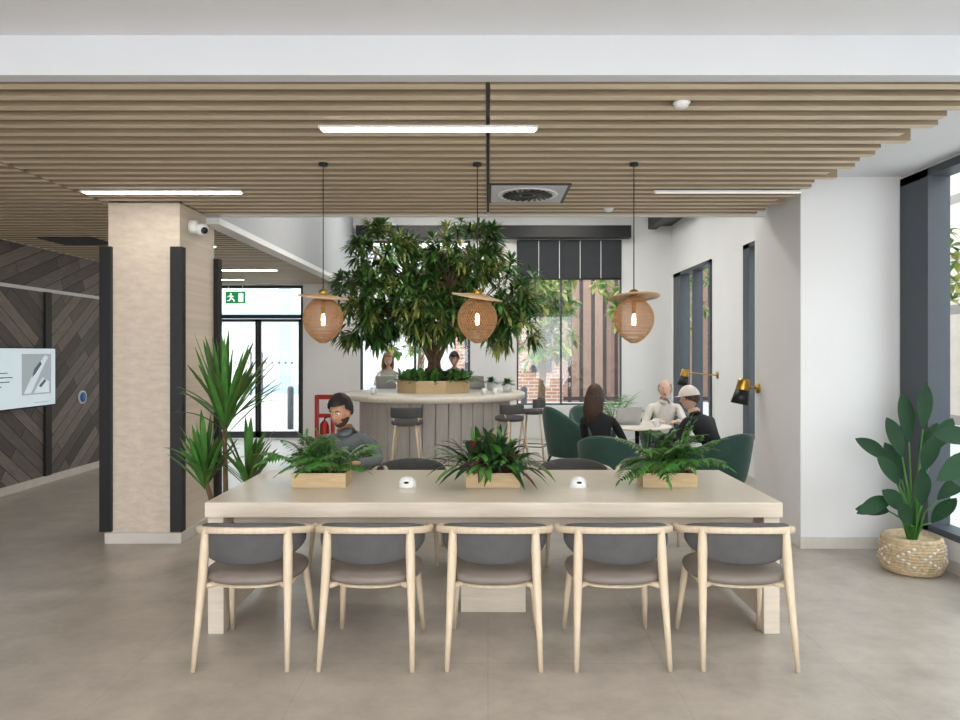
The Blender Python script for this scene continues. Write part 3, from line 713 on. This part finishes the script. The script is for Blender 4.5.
def head(mb,T,skin,hair,style='short',beard=None,cap=None):
    vs,ds,fs=head_pts()
    A=[];B=[]
    for f in fs:
        d=sum((ds[i] for i in f),V((0,0,0)))/4; c=sum((vs[i] for i in f),V((0,0,0)))/4
        isb=beard and d.y>-.15 and d.z<-.30 and not (abs(c.x)<.024 and -.068<c.z<-.048) and not (abs(c.x)<.018 and c.z>-.04) and (d.z<-.50 or abs(d.x)>.62)
        (B if isb else A).append(f)
    mb.add(vs,A,skin,True,T)
    if B: mb.add(vs,B,beard,True,T)
    for s in (-1,1):
        mb.ell((s*.031,.078,.012),(.0125,.009,.0085),'eye',seg=12,rings=8,T=T); mb.ell((s*.031,.0855,.011),(.005,.0035,.005),'iris',seg=10,rings=6,T=T)
        mb.tube([(s*.017,.094,.033),(s*.032,.093,.038),(s*.048,.080,.033)],[.003,.0035,.002],hair,6,T=T)
        mb.ell((s*.076,-.002,-.005),(.010,.018,.031),skin,seg=12,rings=8,T=T@Matrix.Rotation(s*.2,4,'Z')); mb.ell((s*.082,.002,-.004),(.005,.009,.018),'lip',seg=8,rings=6,T=T)
    mb.ell((0,.0965,-.053),(.022,.006,.0045),'lip',seg=14,rings=6,T=T); mb.ell((0,.0965,-.061),(.018,.006,.005),'lip',seg=14,rings=6,T=T)
    if hair:
        hv,hd,hf=head_pts(.014,nose=False)
        rr=random.Random(5); up=0 if cap else .012
        hv=[v+d*(rr.random()*.006+up*max(0,d.z)*(style!='thin')) for v,d in zip(hv,hd)]
        K=[]
        for f in hf:
            d=sum((hd[i] for i in f),V((0,0,0)))/4
            if style=='thin': ok=(d.z> -.45 and d.z<.45 and d.y<.15 and d.z>d.y*.6-.2)
            else:
                thr=.60*d.y+.05 if d.y>0 else .55*d.y+.05
                if d.y>.35: thr=max(thr,.50)
                ok=d.z>thr
            if ok: K.append(f)
        mb.add(hv,K,hair,True,T)
        if style=='long':
            for k in range(26):
                a=math.radians(200+140*k/25) ; x,y=math.cos(a)*.085,math.sin(a)*.10
                mb.tube([(x*.8,y*.8,.06),(x*1.05,y*1.05,-.03),(x*1.15,y*1.1-.01,-.14),(x*1.0,y*.95-.03,-.27+.02*math.sin(k*3))],[.018,.022,.022,.006],hair,7,T=T)
            for s in (-1,1):
                for q in range(3): mb.tube([(s*.06,.02-.02*q,.07),(s*.085,.02-.025*q,-.02),(s*.088,.0-.02*q,-.13),(s*.08,-.02,-.24)],[.014,.018,.018,.005],hair,7,T=T)
    if cap:
        cv,cd,cf=head_pts(.028,nose=False); K=[f for f in cf if (sum((cd[i] for i in f),V((0,0,0)))/4).z>.22]
        mb.add(cv,K,cap,True,T)
        pts=[];fs2=[]
        for k in range(13):
            a=math.radians(25+130*k/12); pts.append((.098*math.cos(a),.114*math.sin(a),.042)); pts.append((.100*math.cos(a),.114*math.sin(a)+.07*math.sin(math.radians(180*k/12)),.030))
        for k in range(12): fs2.append((2*k,2*k+1,2*k+3,2*k+2))
        mb.add(pts,fs2,cap,True,T)
def hand(mb,w,d,nrm,side,mat,curl=.5):
    w=V(w); d=V(d).normalized(); nrm=V(nrm); nrm=(nrm-d*nrm.dot(d)).normalized(); s=d.cross(nrm)*side
    T=Matrix.Translation(w+d*.045)@Matrix((s,d,nrm)).transposed().to_4x4()
    mb.ell((0,0,0),(.040,.052,.015),mat,.85,16,10,T=T)
    for k,(o,L) in enumerate(((-.029,.068),(-.010,.078),(.010,.073),(.028,.058))):
        b=w+d*.075+s*(-o); 
        p=[b]; ang=0; cur=b
        for j,fr in enumerate((.45,.3,.25)):
            ang+=curl*(.45+.25*j); dd=d*math.cos(ang)-nrm*math.sin(ang); cur=cur+dd*L*fr; p.append(cur)
        mb.tube(p,[.0095,.009,.008,.0055],mat,8)
    b=w+d*.025+s*.028; dd=(d*.75+s*.65-nrm*.3).normalized()
    mb.tube([b,b+dd*.03,b+dd*.05+d*.008,b+dd*.05+d*.028-nrm*.006],[.013,.011,.0095,.007],mat,8)
def sitter(name,loc,yaw,seat,lean,side,shirt,trous,skin,hair,style,hy=0,hp=0,beard=None,cap=None,arms=None,fem=0,knee=.43,footz=None,pz=-.75):
    mb=MB(); s=seat; sw=.175-.02*fem
    nk=V((side,lean,s+.545-.6*(lean*lean+side*side))); pel=V((0,0,s+.10)); 
    ch=pel.lerp(nk,.72)+V((0,-.03,0)); wa=pel.lerp(nk,.33)+V((0,-.025,0))
    nodes={'pel':(pel,.125)}
    nodes['wa']=(wa,.112-.012*fem); nodes['ch']=(ch,.135-.015*fem); nodes['nk']=(nk,.062); nodes['nk2']=(nk+V((side*.1,.03,.075)),.048)
    edges=[('pel','wa','t'),('wa','ch','t'),('ch','nk','t'),('nk','nk2','s')]
    arms=arms or {}
    fz=.07 if footz is None else footz
    for sd,S in (('L',-1),('R',1)):
        sh=ch.lerp(nk,.55)+V((S*sw,.0,0)); wr=V(arms.get(sd,(S*.16,lean+.33,s+.30)))
        mid=(sh+wr)/2; dist=(wr-sh).length; ua=.28; h=math.sqrt(max(.0004,ua*ua-dist*dist/4)); ax=(wr-sh).normalized()
        pole=V((S*.55,-.35,pz)); pole=(pole-ax*pole.dot(ax)).normalized(); el=mid+pole*h
        nodes['sh'+sd]=(sh,.068-.008*fem); nodes['el'+sd]=(el,.046-.005*fem); nodes['wr'+sd]=(wr,.029)
        edges+=[('ch','sh'+sd,'t'),('sh'+sd,'el'+sd,'t'),('el'+sd,'wr'+sd,'t')]
        hd=(wr-el).normalized(); hand(mb,wr-hd*.01,(hd+V((-S*.2,0,-.1))),V((0,0,1)),-S,skin)
        hip=V((S*.095,.03,s+.085)); kn=V((S*.15,knee,s+.05)); an=V((S*.15,knee+.02,fz+.02)); toe=V((S*.165,knee+.17,fz-.035))
        nodes['hp'+sd]=(hip,.098); nodes['kn'+sd]=(kn,.062); nodes['ca'+sd]=(kn.lerp(an,.35),.056); nodes['an'+sd]=(an,.038); nodes['to'+sd]=(toe,.030)
        edges+=[('pel','hp'+sd,'p'),('hp'+sd,'kn'+sd,'p'),('kn'+sd,'ca'+sd,'p'),('ca'+sd,'an'+sd,'p'),('an'+sd,'to'+sd,'f')]
    vs,fs=skin_mesh(nodes,[(a,b) for a,b,_ in edges])
    groups={'t':[],'s':[],'p':[],'f':[]}
    for f in fs:
        c=sum((vs[i] for i in f),V((0,0,0)))/len(f); best=None
        for a,b,g in edges:
            dd,t=segd(c,nodes[a][0],nodes[b][0]); dd-= nodes[a][1]*(1-t)+nodes[b][1]*t
            if best is None or dd<best[0]: best=(dd,g)
        groups[best[1]].append(f)
    for g,mt in (('t',shirt),('s',skin),('p',trous),('f','shoe')):
        if groups[g]: mb.add(vs,groups[g],mt)
    for sd in 'LR':
        w=nodes['wr'+sd][0]; e=nodes['el'+sd][0]; d=(w-e).normalized(); mb.tube([w-d*.03,w-d*.002],.034,shirt,12)
    d=(nodes['nk2'][0]-nk).normalized(); mb.tube([nk+d*.0,nk+d*.030],[.064,.055],shirt,16)
    hc=nodes['nk2'][0]+V((side*.12,.025+.035*math.sin(-hp),.10))
    T=Matrix.Translation(hc)@Matrix.Rotation(hy,4,'Z')@Matrix.Rotation(hp,4,'X')
    head(mb,T,skin,hair,style,beard,cap)
    return mb.obj(name,loc,yaw)
sitter('seated_man',(-1.02,5.60,0),pi,.46,.22,.08,'shg','trn','skin1','hairb','short',hy=-.40,hp=-.28,beard='beard',arms={'L':(-.10,.66,.82),'R':(.16,.64,.82)},knee=.38,pz=-.35)
sitter('seated_woman',(1.28,7.52,0),-.35,.40,.06,-.13,'shb','trn','skin2','hairbr','long',hy=-.2,hp=-.1,fem=1,arms={'L':(-.12,.40,.60),'R':(.12,.42,.58)})
sitter('seated_man',(2.33,9.30,0),pi-.1,.40,.08,.0,'shw','trn','skin2','hairg','thin',hy=-.2,hp=-.1,arms={'L':(-.12,.42,.72),'R':(.14,.40,.72)})
sitter('seated_man',(2.42,7.42,0),.55,.41,.22,-.08,'shb','trn','skin2','hairbr','short',hy=.3,hp=-.15,cap='shw',arms={'L':(-.18,.50,.66),'R':(.10,.47,.62)})
sitter('seated_woman',(-1.72,12.28,0),pi,.77,.16,.0,'shw','trn','skin2','hairbl','long',hy=.2,hp=-.35,fem=1,footz=.30,arms={'L':(-.12,.60,1.05),'R':(.12,.60,1.05)})
sitter('seated_man',(-.58,12.28,0),pi,.77,.16,.0,'shblue','trn','skin1','hairb','short',hy=-.2,hp=-.3,footz=.30,arms={'L':(-.12,.62,1.05),'R':(.12,.62,1.05)})

# ------------------------------------------------------------ outside
boxobj('outside_ground',(-30,-8,-.25),(30,40,-.12),'pave')
mb=MB(); mb.box((2.6,24,-.12),(9,28,7),'bld'); mb.box((-1.2,24.2,-.12),(2.6,28,5.2),'brick')
for k in range(3): mb.box((-.8+k*1.15,24.12,.9),(-.1+k*1.15,24.2,2.3),'dgrey'); mb.box((-.8+k*1.15,24.12,3.0),(-.1+k*1.15,24.2,4.3),'dgrey')
mb.obj('outside_building_brown')
boxobj('outside_building_grey',(-22,29,-.12),(-1.2,32,6),'bld2')
boxobj('outside_building_side',(11,-8,-.12),(14,22,6),'bld3')
def otree(loc,H,r,seed,k=150):
    R.seed(seed); mb=MB(); mb.tube([(0,0,0),(.1,0,H*.4),(0,.1,H*.75)],[.10,.08,.05],'bark',8)
    for i in range(k):
        q=V((R.gauss(0,.5),R.gauss(0,.5),R.gauss(0,.5)))
        if q.length>1: q.normalize()
        p=V((q.x*r,q.y*r,H*.68+q.z*H*.34))
        for j in range(12): mb.leaf(p,(R.uniform(-1,1),R.uniform(-1,1),R.uniform(-.8,.8)),R.uniform(.22,.36),.16,.2,R.choice(['leafb','leaf2','leaf3','leaf3']),2)
    mb.obj('street_tree',loc)
otree((1.3,17.5,-.12),4.2,.9,1,110); otree((-1.8,18,-.12),4.8,1.5,2); otree((4.6,19.5,-.12),5,1.6,3); otree((-9.5,19,-.12),5,1.6,4); otree((8.2,15,-.12),5,1.6,5); otree((7.6,8.5,-.12),4.6,1.3,6)
for i in range(6):
    mb=MB(); mb.lathe([(0,0),(.07,0),(.07,.9),(.05,.95),(0,.96)],'dgrey',seg=16); mb.obj('street_bollard',(-7+2.6*i,15.6,-.12))

# ------------------------------------------------------------ light
w=bpy.data.worlds.new('World'); scene.world=w; w.use_nodes=True; nt=w.node_tree; bg=nt.nodes['Background']
tc=nt.nodes.new('ShaderNodeTexCoord'); sp_=nt.nodes.new('ShaderNodeSeparateXYZ'); cr=nt.nodes.new('ShaderNodeValToRGB')
nt.links.new(tc.outputs['Generated'],sp_.inputs[0]); nt.links.new(sp_.outputs['Z'],cr.inputs['Fac'])
cr.color_ramp.elements[0].color=(.97,.98,1,1); cr.color_ramp.elements[1].color=(.86,.92,1,1)
nt.links.new(cr.outputs['Color'],bg.inputs['Color']); bg.inputs['Strength'].default_value=4.5

cam=bpy.data.cameras.new('camera'); co=bpy.data.objects.new('camera',cam); scene.collection.objects.link(co)
co.location=(0,0,1.6); co.rotation_euler=(pi/2,0,0); cam.sensor_width=36; cam.lens=700/960*36
cam.shift_x=-8/960; cam.shift_y=-8/960; cam.clip_start=.05
scene.camera=co
